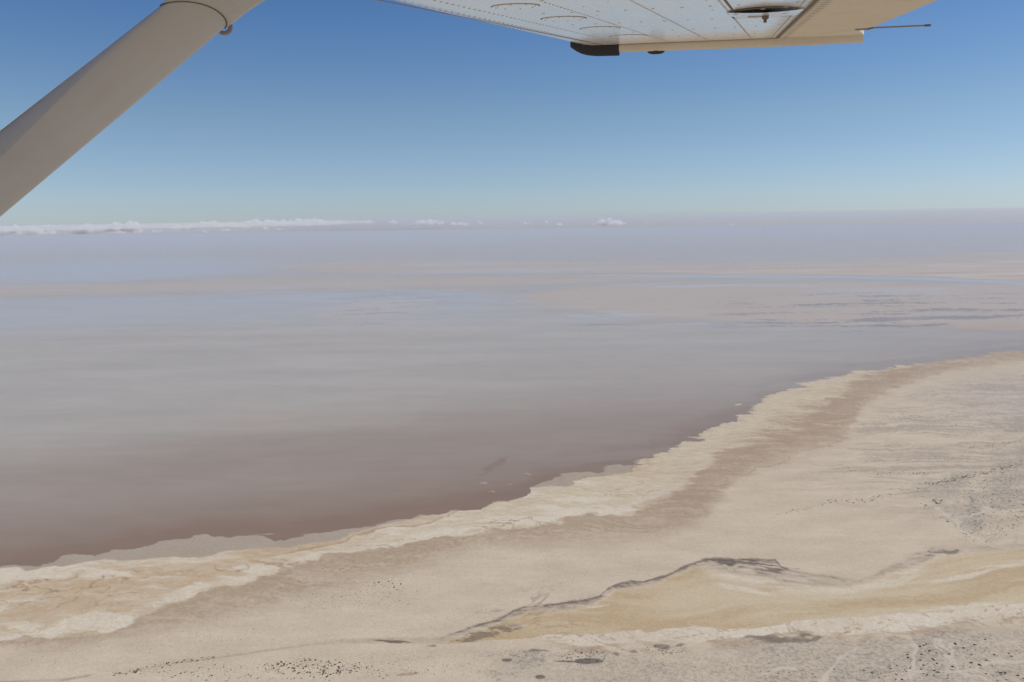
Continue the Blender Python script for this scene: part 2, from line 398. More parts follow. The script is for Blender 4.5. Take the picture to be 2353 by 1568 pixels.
    sw = sst(-26, 26, (px - np.interp(py, [955, 1038, 1082, 1108, 1132, 1164, 1201, 1230, 1257], [2353, 2285, 2225, 2165, 2112, 2135, 2190, 2218, 2272])) + f1 * 14) * sst(940, 1000, py) * (py < y_r + 6)
    gs = np.clip(.5 + .55 * big + .35 * f1, 0, 1)
    swp = fbm(X, Y, 170, 26, 4, 71, rot=.82)
    scr = np.maximum(below * (.22 + .38 * gs + sst(1650, 1950, px) * (.18 + .2 * f2)), sw * np.clip(.38 + .75 * swp + .25 * f1, .05, 1))
    for c_ in ((1190, 1545, 90, 26, -12), (2047, 1538, 34, 20, 0), (2218, 1500, 40, 8, 42), (2312, 1545, 60, 10, -8), (1910, 1572, 120, 24, -6), (2180, 1566, 50, 8, -10), (2310, 1130, 60, 50, -40), (2330, 1060, 60, 14, -25)):
        scr = np.maximum(scr, sst(1.25, .35, blob(px, py, *c_) + .5 * f1 + .3 * f2) * .85)
    o['scrub'] = np.clip(scr, 0, 1)
    tr = 99.0
    for pl in ([(1876, 1570), (1910, 1543), (1937, 1517), (1972, 1498)], [(2151, 1474), (2162, 1498), (2183, 1522), (2199, 1546), (2226, 1557), (2258, 1559), (2290, 1572)],
               [(2189, 1484), (2180, 1510), (2183, 1522)], [(2071, 1567), (2111, 1551), (2178, 1546), (2231, 1543), (2290, 1532), (2353, 1528), (2500, 1516)],
               [(2082, 1474), (2103, 1495), (2103, 1514), (2111, 1527), (2106, 1541), (2090, 1556)], [(2140, 1168), (2191, 1201), (2218, 1230), (2272, 1257)], [(2195, 1198), (2240, 1188), (2290, 1174)],
               [(2160, 1472), (2176, 1500)], [(1760, 1560), (1800, 1545), (1830, 1540)]):
        tr = np.minimum(tr, pdist(pl, px, py, 1.6))
    o['track'] = sst(6.0, 1.5, tr + f2 * 2.5 + f3 * 1.5)
    # ---- lake
    d = np.maximum(py - 527 + (px - CX) * .0140, .3)               # image pixels below eye level
    lk = fbm(X, Y, 1800, 380, 5, 61, rot=.25); lk2 = fbm(X, Y, 500, 60, 4, 62, rot=.3); lk3 = fbm(X, Y, 700, 90, 4, 63, rot=-.05)
    far = np.clip(d, 0, 400)
    mud = .0 * px
    mud = np.maximum(mud, sst(-.5, 1.5, spit) * .9)
    mud = np.maximum(mud, sst(0, 8, py - curve([(0, 655), (560, 638), (900, 632), (2353, 634)], px) + wob) * sst(0, 5, curve([(0, 685), (560, 668), (900, 665), (1300, 655), (1600, 640), (2353, 630)], px) - py + wob) * .8)
    mud = np.maximum(mud, sst(0, 14, py - curve([(0, 800), (1100, 690), (1300, 655), (1600, 643), (1900, 640), (2353, 650)], px) + lk * 6) * sst(0, 12, curve([(1150, 690), (1300, 722), (1650, 742), (1900, 752), (2353, 765)], px) - py + lk * 5) * sst(1080, 1280, px + lk * 80) * .85)
    mud = np.maximum(mud, sst(.0, .8, lk + .35 * lk2) * sst(690, 730, py + (px - 800) * .05) * sst(880, 760, py) * sst(1250, 1000, px) * .5)
    mud = np.maximum(mud, sst(1.2, .4, blob(px, py, 860, 708, 160, 24, -4) + .5 * lk2) * .9)
    mud = np.maximum(mud, sst(.0, .6, lk) * sst(760, 800, py) * sst(930, 840, py) * .35)
    o['mud'] = np.clip(mud * (.85 + .15 * lk3 + .12 * lk), 0, 1)
    slk = fbm(X, Y, 420, 55, 4, 64, rot=.02)
    streak = sst(.25, .7, slk) * sst(1560, 1800, px) * sst(662, 690, py) * sst(790, 745, py)
    streak = np.maximum(streak, sst(.35, .8, lk2) * sst(1.3, .5, blob(px, py, 860, 710, 200, 34, -4)))
    streak = np.maximum(streak, sst(.35, .8, lk3) * sst(1.2, .4, blob(px, py, 1430, 748, 220, 9, 4)) * .7)
    o['streak'] = np.clip(streak, 0, 1)
    o['orange'] = np.clip(sst(1.1, .5, blob(px, py, 2270, 752, 110, 5, -3) + .4 * slk) + .7 * sst(1.1, .5, blob(px, py, 2080, 746, 60, 4, 0) + .4 * slk) + .3 * sst(1.1, .3, blob(px, py, 600, 962, 190, 9, -5) + .5 * lk2), 0, 1)
    o['brown'] = np.clip(sst(880, 1290, py + .12 * (px - 200) + lk * 40) * .9 + .18 * sst(60, 8, -sd / np.maximum(mpp, 1e-3)) * sst(-.3, .5, lk2 + .4) + .22 * sst(1.2, .4, blob(px, py, 1135, 1070, 40, 7, -30) + .3 * f1) , 0, 1) * (sd < 6) * (py > 700)
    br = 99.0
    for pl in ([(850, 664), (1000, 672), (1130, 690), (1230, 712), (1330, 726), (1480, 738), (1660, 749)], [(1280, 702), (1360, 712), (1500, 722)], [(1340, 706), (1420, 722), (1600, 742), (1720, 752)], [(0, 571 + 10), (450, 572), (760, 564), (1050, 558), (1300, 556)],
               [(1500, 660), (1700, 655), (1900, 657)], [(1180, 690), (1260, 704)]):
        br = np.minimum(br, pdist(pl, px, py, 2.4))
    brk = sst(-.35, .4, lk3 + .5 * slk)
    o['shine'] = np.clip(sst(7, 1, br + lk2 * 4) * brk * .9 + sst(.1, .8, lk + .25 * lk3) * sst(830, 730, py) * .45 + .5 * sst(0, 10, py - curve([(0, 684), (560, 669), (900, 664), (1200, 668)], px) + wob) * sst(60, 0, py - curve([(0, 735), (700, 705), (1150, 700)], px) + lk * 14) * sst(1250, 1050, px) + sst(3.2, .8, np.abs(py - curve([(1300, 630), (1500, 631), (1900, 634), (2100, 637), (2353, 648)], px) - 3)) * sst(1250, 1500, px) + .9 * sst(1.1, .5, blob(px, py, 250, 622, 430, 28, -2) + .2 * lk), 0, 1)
    for k in ('damp', 'salt', 'tan', 'red', 'scrub', 'rim', 'pantan', 'white', 'groove'):
        o[k] = np.clip(o[k] * (1 + .30 * f4 + .18 * f3), 0, 1)
    return {k: np.asarray(v, np.float32) for k, v in o.items()}
#PIXEL-MASKS-END


# ------------------------------------------------------------------ ground and lake meshes (polar grid about the point below the eye)
STEP = 0.6 * 2353 / 1024
def polar_grid(rmin, rmax, az_fine, daz, full):
    fine = np.arange(-az_fine, az_fine + daz * .5, daz)
    if full:
        rest = np.linspace(az_fine, 360 - az_fine, 60)[1:-1]
        az = np.radians(np.concatenate([fine, rest]))
    else:
        az = np.radians(fine)
    dep = np.arange(H * FPX / rmax, H * FPX / rmin, STEP)
    r = H * FPX / dep[::-1]
    if full:
        r = np.concatenate([[1, 60, 200, 350], r[r > 400]])
    A, R = np.meshgrid(az, r)
    return (R * np.sin(A)).astype(np.float64), (R * np.cos(A)).astype(np.float64)


def grid_mesh(name, X, Y, Z, mat, attrs, wrap, keep=None):
    nr, na = X.shape
    idx = np.arange(nr * na).reshape(nr, na)
    if wrap:
        nxt = np.roll(idx, -1, axis=1)
        quads = np.stack([idx[:-1], idx[1:], nxt[1:], nxt[:-1]], -1).reshape(-1, 4)
    else:
        quads = np.stack([idx[:-1, :-1], idx[1:, :-1], idx[1:, 1:], idx[:-1, 1:]], -1).reshape(-1, 4)
    if keep is not None:
        k = keep.ravel()
        quads = quads[k[quads].any(1)]
    used = np.zeros(nr * na, bool); used[quads.ravel()] = True
    remap = np.cumsum(used) - 1
    quads = remap[quads]
    co = np.stack([X.ravel(), Y.ravel(), Z.ravel()], -1)[used].astype(np.float32)
    quads = quads[:, ::-1]                                     # normals up
    me = bpy.data.meshes.new(name)
    me.vertices.add(len(co)); me.vertices.foreach_set('co', co.ravel())
    me.loops.add(quads.size); me.loops.foreach_set('vertex_index', quads.ravel().astype(np.int32))
    me.polygons.add(len(quads))
    me.polygons.foreach_set('loop_start', np.arange(0, quads.size, 4, dtype=np.int32))
    me.polygons.foreach_set('use_smooth', np.ones(len(quads), bool))
    me.update(calc_edges=True)
    for k, v in attrs.items():
        at = me.attributes.new(k, 'FLOAT', 'POINT')
        at.data.foreach_set('value', v.ravel()[used].astype(np.float32))
    me.materials.append(mat)
    o = bpy.data.objects.new(name, me)
    COL.objects.link(o)
    return o


def ground_material():
    mt, nt, b = new_mat('dry_lake_ground')
    g = NT(nt)
    grain = g.noise(.55, 3, .6); speck = g.noise(.30, 4, .7); soft = g.noise(.012, 5, .6, (1, 2.2, 1), .1); fine = g.noise(.05, 4, .6, (1, 2.5, 1), -.1)
    c = g.mix(g.ramp(soft, ((.35, 0), (.65, 1))), (.522, .421, .296), (.59, .484, .348))
    c = g.mix(g.attr('damp'), c, (.405, .298, .192))
    c = g.mix(g.math('MULTIPLY', g.attr('groove'), .7), c, (.34, .272, .21))
    c = g.mix(g.math('MULTIPLY', g.attr('purple'), .4), c, (.40, .345, .325))
    saltc = g.mix(g.ramp(fine, ((.35, 0), (.65, 1))), (.52, .415, .27), (.60, .50, .352))
    c = g.mix(g.attr('salt'), c, saltc)
    c = g.mix(g.math('MULTIPLY', g.attr('tan'), .8), c, (.47, .325, .187))
    c = g.mix(g.attr('margin'), c, g.mix(soft, (.36, .285, .205), (.41, .335, .25)))
    c = g.mix(g.math('MULTIPLY', g.attr('red'), .75), c, (.36, .25, .172))
    scr = g.mix(g.ramp(speck, ((.40, 0), (.56, 1))), (.27, .222, .170), (.46, .385, .29))
    c = g.mix(g.attr('scrub'), c, scr)
    c = g.mix(g.attr('rim'), c, (.20, .147, .108))
    c = g.mix(g.attr('pan'), c, (.55, .438, .28))
    c = g.mix(g.math('MULTIPLY', g.attr('pantan'), .85), c, (.455, .325, .178))
    c = g.mix(g.math('MULTIPLY', g.attr('white'), .84), c, (.65, .565, .43))
    c = g.mix(g.math('MULTIPLY', g.attr('crack'), .75), c, (.30, .19, .10))
    c = g.mix(g.attr('track'), c, (.545, .462, .352))
    c = g.mix(g.math('MULTIPLY', g.attr('dark'), .82), c, (.105, .08, .063))
    c = g.mix(g.attr('spitland'), c, g.mix(g.ramp(g.noise(.0011, 5, .6, (1, 3.0, 1), .05), ((.35, 0), (.65, 1))), (.41, .335, .265), (.54, .46, .375)))
    v = g.math('ADD', g.math('MULTIPLY', g.math('SUBTRACT', grain, .5), .42), g.math('ADD', g.math('MULTIPLY', g.math('SUBTRACT', speck, .5), .34), g.math('ADD', g.math('MULTIPLY', g.math('SUBTRACT', fine, .5), .10), .97)))
    cm = g.n('ShaderNodeCombineColor')
    for i in range(3): g.l(v, cm.inputs[i])
    c = g.mix(1.0, c, cm.outputs[0], 'MULTIPLY')
    g.l(c, b.inputs['Base Color'])
    b.inputs['Roughness'].default_value = .95
    b.inputs['Specular IOR Level'].default_value = .15
    bp = g.n('ShaderNodeBump'); bp.inputs['Strength'].default_value = .4; bp.inputs['Distance'].default_value = .7
    g.l(speck, bp.inputs['Height']); g.l(bp.outputs[0], b.inputs['Normal'])
    return mt


def lake_material():
    mt, nt, b = new_mat('shallow_lake_water')
    g = NT(nt)
    soft = g.noise(.0016, 5, .6, (1, 3.5, 1), .2); fine = g.noise(.012, 4, .6, (1, 3, 1), .15)
    c = g.mix(g.ramp(soft, ((.35, 0), (.65, 1))), (.40, .343, .270), (.46, .40, .318))
    c = g.mix(g.attr('brown'), c, (.242, .155, .093))
    c = g.mix(g.attr('mud'), c, (.47, .385, .305))
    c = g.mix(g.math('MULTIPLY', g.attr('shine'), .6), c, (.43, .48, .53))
    c = g.mix(g.math('MULTIPLY', g.attr('streak'), .75), c, (.215, .198, .195))
    c = g.mix(g.math('MULTIPLY', g.attr('orange'), .8), c, (.47, .32, .225))
    v = g.math('ADD', g.math('MULTIPLY', g.math('SUBTRACT', fine, .5), .22), 1.0)
    cm = g.n('ShaderNodeCombineColor')
    for i in range(3): g.l(v, cm.inputs[i])
    c = g.mix(1.0, c, cm.outputs[0], 'MULTIPLY')
    g.l(c, b.inputs['Base Color'])
    rough = g.math('ADD', g.math('MULTIPLY', g.attr('mud'), .25), .32)
    g.l(rough, b.inputs['Roughness'])
    b.inputs['IOR'].default_value = 1.33
    b.inputs['Specular IOR Level'].default_value = .28
    return mt


X, Y = polar_grid(640, 140000, 37.0, .052, True)
S = pixel_masks(X, Y)
px_, py_ = to_px(X, Y)
far_out = (Y < 100) | (np.abs(np.arctan2(X, Y)) > math.radians(60))
sd = np.where(far_out, np.where((X > -.3 * Y - 200) | (Y < 0), 40, -60), S['sd'])
relief = fbm(X, Y, 180, 120, 4, 90) * .8
Z = np.where(sd > 0, np.minimum(sd * .03, 1.2) + np.clip(sd / 150, 0, 1) * (relief + .8), np.maximum(sd * .06, -3.0))
Z = Z - S['rim'] * np.clip(sd / 100, 0, 1) * .5 - np.maximum(S['pan'], S['white'] * (py_ > 1380)) * np.clip(sd / 100, 0, 1) * 1.0
Z = np.where(sd > 0, np.maximum(Z, .03), Z)
MASKS_LAND = ['damp', 'groove', 'purple', 'salt', 'tan', 'margin', 'red', 'scrub', 'rim', 'pan', 'pantan', 'white', 'crack', 'track', 'dark', 'spitland']
ground = grid_mesh('ground', X, Y, Z, ground_material(), {k: S[k] for k in MASKS_LAND}, True)
tag(ground, 'pale sandy desert plain with salt crust along the shore', 'ground', kind='structure')
lake_keep = sd < 30
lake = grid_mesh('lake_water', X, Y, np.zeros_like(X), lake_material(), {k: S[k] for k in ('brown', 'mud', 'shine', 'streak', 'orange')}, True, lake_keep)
tag(lake, 'vast shallow mauve brown salt lake reaching the horizon', 'lake', kind='structure')
del X, Y, Z, S, relief




# ------------------------------------------------------------------ haze
HAZE_DENSITY = 4.5e-5
def make_haze():
    R, top, bot = 142000.0, H + 3.2, -5.0
    v = [(sx * R, sy * R, z) for z in (bot, top) for sx, sy in ((-1, -1), (1, -1), (1, 1), (-1, 1))]
    f = [(3, 2, 1, 0), (4, 5, 6, 7), (0, 1, 5, 4), (1, 2, 6, 5), (2, 3, 7, 6), (3, 0, 4, 7)]
    mt = bpy.data.materials.new('haze_air'); mt.use_nodes = True
    nt = mt.node_tree
    nt.nodes.remove(nt.nodes['Principled BSDF'])
    pv = nt.nodes.new('ShaderNodeVolumePrincipled')
    pv.inputs['Color'].default_value = (.695, .745, .815, 1)
    pv.inputs['Density'].default_value = HAZE_DENSITY
    pv.inputs['Anisotropy'].default_value = .0
    nt.links.new(pv.outputs[0], nt.nodes['Material Output'].inputs['Volume'])
    o = mesh_obj('haze', v, f, mt, smooth=False)
    tag(o, kind='stuff', label='pale blue haze lying over the lake towards the horizon', cat='haze')
    return o
make_haze()




# ------------------------------------------------------------------ clouds
def cloud_material():
    mt = bpy.data.materials.new('cloud_vapour'); mt.use_nodes = True
    nt = mt.node_tree
    nt.nodes.remove(nt.nodes['Principled BSDF'])
    pv = nt.nodes.new('ShaderNodeVolumePrincipled')
    pv.inputs['Color'].default_value = (.97, .97, .98, 1)
    pv.inputs['Density'].default_value = .0030
    pv.inputs['Anisotropy'].default_value = 0
    nt.links.new(pv.outputs[0], nt.nodes['Material Output'].inputs['Volume'])
    return mt
CLOUD_MAT = cloud_material()


def at_range(px, py, rng):
    """point at horizontal range rng seen at image pixel px, py"""
    d = FWD + RIGHT * (px - CX) / FPX + UP * (CY - py) / FPX
    return EYE + d * (rng / math.hypot(d[0], d[1]))


def make_cloud(name, px, py, w, h, rng, rnd, nblob, flat=1.0):
    """heap of puffs, fused by a voxel remesh"""
    c = at_range(px, py, rng)
    k = rng / FPX
    W_, H_ = w * k * 1.1, h * k * 1.2
    c[2] = max(c[2], H + 40 + H_ * .55)
    bm = bmesh.new()
    for i in range(nblob):
        t = rnd.uniform(-1, 1)
        env = (1 - t * t) ** .5
        r = H_ * rnd.uniform(.14, .40) * (.45 + .55 * env)
        lx = t * W_ * .5; ly = rnd.uniform(-.4, .4) * W_ * .4 * env
        lz = -H_ * .5 + r * .6 + rnd.random() ** 1.5 * max(H_ * env - r * 1.4, 0)
        mat = Matrix.Translation((lx, ly, lz)) @ Matrix.Diagonal((r * rnd.uniform(1.0, 1.7) * flat, r * rnd.uniform(1.2, 1.8) * flat, r * rnd.uniform(.8, 1.1), 1))
        bmesh.ops.create_icosphere(bm, subdivisions=2, radius=1.0, matrix=mat)
    me = bpy.data.meshes.new(name); bm.to_mesh(me); bm.free()
    me.materials.append(CLOUD_MAT)
    o = bpy.data.objects.new(name, me); COL.objects.link(o)
    rm = o.modifiers.new('fuse', 'REMESH'); rm.mode = 'VOXEL'; rm.voxel_size = max(H_ / 14, W_ / 160); rm.use_smooth_shade = True
    tx = bpy.data.textures.get('cloud_lumps') or bpy.data.textures.new('cloud_lumps', 'CLOUDS'); tx.noise_scale = 260; tx.noise_depth = 3
    dm = o.modifiers.new('lumps', 'DISPLACE'); dm.texture = tx; dm.strength = H_ * .28; dm.texture_coords = 'GLOBAL'
    dg = bpy.context.evaluated_depsgraph_get()
    fused = bpy.data.meshes.new_from_object(o.evaluated_get(dg))
    o.modifiers.clear(); o.data = fused
    bm = bmesh.new(); bm.from_mesh(fused); bm.verts.ensure_lookup_table()      # keep the one main heap
    seen, best = set(), []
    for v0 in bm.verts:
        if v0.index in seen: continue
        stack, isl = [v0], []
        seen.add(v0.index)
        while stack:
            v = stack.pop(); isl.append(v)
            for e in v.link_edges:
                w2 = e.other_vert(v)
                if w2.index not in seen: seen.add(w2.index); stack.append(w2)
        if len(isl) > len(best): best = isl
    keep = set(v.index for v in best)
    bmesh.ops.delete(bm, geom=[v for v in bm.verts if v.index not in keep], context='VERTS')
    bm.to_mesh(fused); bm.free()
    o.location = c
    o.rotation_euler[2] = -math.atan2(c[0], c[1])
    return o


_rnd = random.Random(5)
CLOUD_LIST = [  # x, y, width, height, blobs
    (45, 531, 100, 17, 40), (138, 517, 70, 6, 18), (122, 532, 46, 9, 18), (218, 525, 84, 17, 40), (296, 519, 100, 19, 46), (386, 520, 60, 12, 24), (434, 521, 22, 14, 16),
    (484, 514, 72, 13, 30), (540, 516, 56, 12, 26), (602, 512, 84, 15, 36), (672, 510, 64, 14, 28), (724, 508, 62, 13, 26), (788, 508, 46, 12, 16),
    (88, 541, 22, 7, 9), (280, 534, 30, 8, 10), (328, 531, 30, 8, 10), (200, 535, 40, 8, 12), (460, 533, 22, 8, 8), (522, 527, 26, 8, 9), (596, 525, 40, 9, 12), (36, 544, 30, 6, 8), (360, 531, 22, 7, 8), (632, 526, 22, 7, 8),
    (850, 509, 70, 9, 18), (920, 509, 60, 9, 16), (1110, 510, 60, 8, 14), (1240, 510, 66, 8, 14), (985, 510, 74, 11, 26), (1050, 513, 50, 9, 16), (1384, 509, 100, 15, 36), (1476, 512, 22, 5, 8), (1290, 514, 50, 8, 12), (1190, 511, 56, 8, 12), (1686, 516, 20, 4, 6)]
_sz = ['long bright', 'thin flat', 'small', 'tall bright']
for i, (x, y, w, h, nb) in enumerate(CLOUD_LIST):
    o = make_cloud('cumulus_cloud', x, y, w, h, 66000 + _rnd.uniform(-3000, 5000), _rnd, nb)
    if h <= 9 and x < 760 and y > 522:
        tag(o, 'small pale cloud puff hanging below the main row of clouds at left', 'cloud', 'small puffs under the left cloud row')
    elif x < 940:
        tag(o, 'white cumulus heap in the bright row on the left horizon', 'cloud', 'cumulus row on the left horizon')
    else:
        tag(o, 'faint white cumulus heap on the hazy middle or right horizon', 'cloud', 'faint cumulus on the middle and right horizon')


def stratus_material(col=(.80, .81, .86, 1), den=2.2e-4):
    mt = bpy.data.materials.new('stratus_vapour'); mt.use_nodes = True
    nt = mt.node_tree
    nt.nodes.remove(nt.nodes['Principled BSDF'])
    pv = nt.nodes.new('ShaderNodeVolumePrincipled')
    pv.inputs['Color'].default_value = col
    pv.inputs['Density'].default_value = den
    pv.inputs['Anisotropy'].default_value = 0
    nt.links.new(pv.outputs[0], nt.nodes['Material Output'].inputs['Volume'])
    return mt


def make_stratus(px0, px1, py_top, py_bot, rng, label, mat=None, base=6, name='stratus_cloud'):
    """long low bank of layer cloud with rounded ends and an uneven top"""
    n = 160
    vs, fs = [], []
    t = np.linspace(0, 1, n)
    bump = fbm(t * 40, t * 0 + 3.0, 4, 4, 4, int(px0) + 7)
    ring = 14
    for i in range(n):
        x = px0 + (px1 - px0) * t[i]
        env = min(1, (min(t[i], 1 - t[i]) / .12)) ** .5
        yt = py_top[0] + (py_top[1] - py_top[0]) * t[i]; yb = py_bot[0] + (py_bot[1] - py_bot[0]) * t[i]
        top = at_range(x, yt - bump[i] * 1.2, rng); bot = at_range(x, yb, rng)
        zt, zb = top[2], H + 6 if base == 6 else bot[2]
        zc, hh = (zt + zb) / 2, max((zt - zb) / 2, 20) * env
        d = np.array([top[0], top[1]]) / rng
        for j in range(ring):
            a = 2 * math.pi * j / ring
            rr = rng + math.cos(a) * 3500 * env
            sa = math.sin(a); vs.append((d[0] * rr, d[1] * rr, zc + hh * (sa if sa > 0 else -abs(sa) ** .35)))
    for i in range(n - 1):
        for j in range(ring):
            k = (j + 1) % ring
            fs.append((i * ring + j, i * ring + k, (i + 1) * ring + k, (i + 1) * ring + j))
    fs.append(tuple(range(ring))); fs.append(tuple(range((n - 1) * ring, n * ring))[::-1])
    o = mesh_obj(name, vs, fs, mat or STRATUS_MAT)
    bm = bmesh.new(); bm.from_mesh(o.data); bmesh.ops.recalc_face_normals(bm, faces=bm.faces[:]); bm.to_mesh(o.data); bm.free()
    return tag(o, label, 'cloud')
STRATUS_MAT = stratus_material()
make_stratus(520, 2900, (501, 470), (527, 512), 92000, 'long flat lilac cloud bank along the horizon from middle to right')
WHITE_MAT = stratus_material((.97, .97, .97, 1), 2.0e-4)
make_stratus(-200, 860, (523, 504), (536, 516), 62000, 'long soft white cloud streak running through the cumulus row at left', WHITE_MAT, 0)
make_stratus(-300, 1150, (521, 503), (541, 527), 96000, 'long thin grey cloud bank behind the white cloud row at left')


# ------------------------------------------------------------------ the aircraft: wing, aileron, tip, strut
def cam_to_world(x, y, z):
    return EYE + RIGHT * x + FWD * y + UP * z


def cray(px, py):
    return np.array([(px - CX) / FPX, 1.0, (CY - py) / FPX])


_s = cray(1668, 200); _s /= np.linalg.norm(_s)                 # spanwise, outboard
_P = 4.8 * cray(1312, 107)                                     # front corner of the wing tip
_q = cray(1787, 88); _q = _q * (_P @ _s) / (_q @ _s)
_c = _q - _P; _c /= np.linalg.norm(_c)                         # chordwise, aft
_n = -np.cross(_s, _c); _n /= np.linalg.norm(_n)               # up through the wing
W_O = cam_to_world(*_P)
_axis = lambda a: RIGHT * a[0] + FWD * a[1] + UP * a[2]
W_U, W_V, W_W = _axis(_c), _axis(_s), _axis(_n)
PLANE_ORG = W_O - W_V * 5.6 + W_U * .6                          # middle of the wing roots, above the cabin


def wp(u, v, w):
    """wing coordinates (aft, outboard, up) to airplane coordinates"""
    return W_O + W_U * u + W_V * v + W_W * w - PLANE_ORG


def px_wing(px, py, w=0.0):
    r = cray(px, py); r = RIGHT * r[0] + FWD * r[1] + UP * r[2]
    t = ((W_O + W_W * w - EYE) @ W_W) / (r @ W_W)
    d = EYE + r * t - W_O
    return d @ W_U, d @ W_V


def paint(name, col, rough, dirt, coat=0.0, streak=(1, 1, 1), bump=0.0):
    mt, nt, b = new_mat(name)
    g = NT(nt)
    n1 = g.noise(2.2, 6, .65, streak); n2 = g.noise(14, 5, .6, streak)
    d = g.math('MULTIPLY', g.ramp(n1, ((.45, 0), (.75, 1))), g.ramp(n2, ((.35, .2), (.7, 1))))
    c = g.mix(g.math('MULTIPLY', d, dirt), col, tuple(v * k for v, k in zip(col, (.62, .52, .42))))
    g.l(c, b.inputs['Base Color'])
    g.l(g.math('ADD', g.math('MULTIPLY', n2, .12), rough - .06), b.inputs['Roughness'])
    b.inputs['Coat Weight'].default_value = coat
    b.inputs['Coat Roughness'].default_value = .12
    if bump:
        bp = g.n('ShaderNodeBump'); bp.inputs['Strength'].default_value = bump; bp.inputs['Distance'].default_value = .02
        g.l(n1, bp.inputs['Height']); g.l(bp.outputs[0], b.inputs['Normal']); g.l(bp.outputs[0], b.inputs['Coat Normal'])
    return mt


M_WING = paint('white_gloss_paint', (.93, .92, .88), .28, .16, .65, (1, 1, 1), .06)
M_CREAM = paint('cream_matt_paint', (.70, .64, .53), .6, .30)
M_STRUT = paint('strut_paint', (.535, .525, .515), .36, .34, .35)
M_BLACK = paint('black_boot', (.018, .018, .024), .6, .1)
M_SEAM = paint('seam_gap_dark', (.17, .125, .095), .8, .2)  # dark brown of seams, also the painted shade of gaps and edges
M_RIVET = paint('rivet_heads', (.46, .40, .34), .5, .4)
M_STEEL = paint('worn_steel', (.30, .26, .23), .55, .4)

airplane = empty('airplane', PLANE_ORG)
tag(airplane, 'white high wing light aircraft seen from its cabin, wing and strut above the lake', 'airplane')


class MB:
    """collects faces with material slots, builds one mesh"""
    def __init__(self): self.v, self.f, self.m, self.sm = [], [], [], []
    def add(self, vs, fs, mi=0, smooth=True):
        o = len(self.v); self.v += [tuple(p) for p in vs]
        for f in fs: self.f.append(tuple(i + o for i in f)); self.m.append(mi); self.sm.append(smooth)
    def loft(self, rings, mi=0, closed=True, caps=True, smooth=True):
        n = len(rings[0]); vs = [p for r in rings for p in r]; fs = []
        for i in range(len(rings) - 1):
            for j in range(n if closed else n - 1):
                k = (j + 1) % n
                fs.append((i * n + j, i * n + k, (i + 1) * n + k, (i + 1) * n + j))
        self.add(vs, fs, mi, smooth)
        if caps and closed:
            self.add(rings[0], [tuple(range(n))[::-1]], mi, False); self.add(rings[-1], [tuple(range(n))], mi, False)
    def strip(self, pts, width, mi, w=-.0012):
        """flat line on the wing skin through (u, v) points"""
        P = np.array(pts, float); L = []
        for i in range(len(P)):
            t = P[min(i + 1, len(P) - 1)] - P[max(i - 1, 0)]; t = t / (np.linalg.norm(t) + 1e-9); nrm = np.array([-t[1], t[0]])
            wd = width[i] if hasattr(width, '__len__') else width
            L.append([wp(*(P[i] + nrm * wd / 2), w), wp(*(P[i] - nrm * wd / 2), w)])
        vs = [p for l in L for p in l]
        self.add(vs, [(2 * i, 2 * i + 1, 2 * i + 3, 2 * i + 2) for i in range(len(P) - 1)], mi, False)
    def rivet(self, u, v, r=.0055, mi=1, w=0.0):
        vs = [wp(u + r * math.cos(a), v + r * math.sin(a), w) for a in np.linspace(0, 2 * math.pi, 7)[:-1]] + \
             [wp(u + r * .6 * math.cos(a), v + r * .6 * math.sin(a), w - .0014) for a in np.linspace(0, 2 * math.pi, 7)[:-1]]
        self.add(vs, [(i, (i + 1) % 6, 6 + (i + 1) % 6, 6 + i) for i in range(6)] + [(6, 7, 8, 9, 10, 11)], mi)
    def row(self, p0, p1, step, r=.0055, jit=.0):
        p0, p1 = np.array(p0), np.array(p1); n = max(2, int(np.linalg.norm(p1 - p0) / step))
        for i in range(n + 1):
            q = p0 + (p1 - p0) * i / n
            self.rivet(q[0] + RJ.uniform(-jit, jit), q[1] + RJ.uniform(-jit, jit), r * RJ.uniform(.85, 1.15))
    def build(self, name, mats, parent):
        o = mesh_obj(name, self.v, self.f, mats, parent, smooth=False)
        o.data.polygons.foreach_set('material_index', self.m)
        o.data.polygons.foreach_set('use_smooth', self.sm)
        return o


RJ = random.Random(3)
U_H = 1.187
def u_le(v): return float(np.interp(v, [-6.5, -2.84, -2.43, -1.74, 0], [-.125, -.108, -.102, -.078, .0]))
def line_u(p0, p1, v): return p0[0] + (p1[0] - p0[0]) * (v - p0[1]) / (p1[1] - p0[1])
SEAM = ((-.030, -2.80), (.200, 0.0))
ROWA = ((.099, -2.73), (.315, -.30)); ROWB = ((.372, -2.584), (.588, -.06)); ROWC = ((.624, -2.45), (.81, -.05)); ROWD = ((.881, -2.313), (1.046, -.02))

wing = MB()
rings = []
for v in np.concatenate([np.linspace(-6.4, -3, 6), np.linspace(-2.8, 0, 15)]):
    le = u_le(v); th = float(np.interp(v, [-6.4, 0], [.20, .115]))
    prof = []
    for u in np.linspace(U_H, le + .17, 10): prof.append((u, 0.0))
    for a in np.linspace(0, 1, 9)[1:]:
        prof.append((le + .17 * (1 - math.sin(a * math.pi / 2)), .052 * (1 - math.cos(a * math.pi / 2))))
    for a in np.linspace(0, 1, 8)[1:]:
        prof.append((le + .30 * (1 - math.cos(a * math.pi / 2)), .052 + (th - .052) * math.sin(a * math.pi / 2)))
    for u in np.linspace(le + .30, U_H, 8)[1:]: prof.append((u, th - (th - .07) * ((u - le - .3) / (U_H - le - .3)) ** 1.6))
    rings.append([wp(u, v, w) for u, w in prof])
wing.loft(rings, 0)
for (p0, p1) in (ROWA, ROWB, ROWC, ROWD):
    a = (line_u(p0, p1, -5.0), -5.0)
    wing.row(a, p1 if p1 != ROWD[1] else p1, .043)
for off, st in ((.022, .05), (-.022, .05)):
    wing.row((line_u(*SEAM, -5) + off, -5.0), (SEAM[1][0] + off, -.05), st, .005)
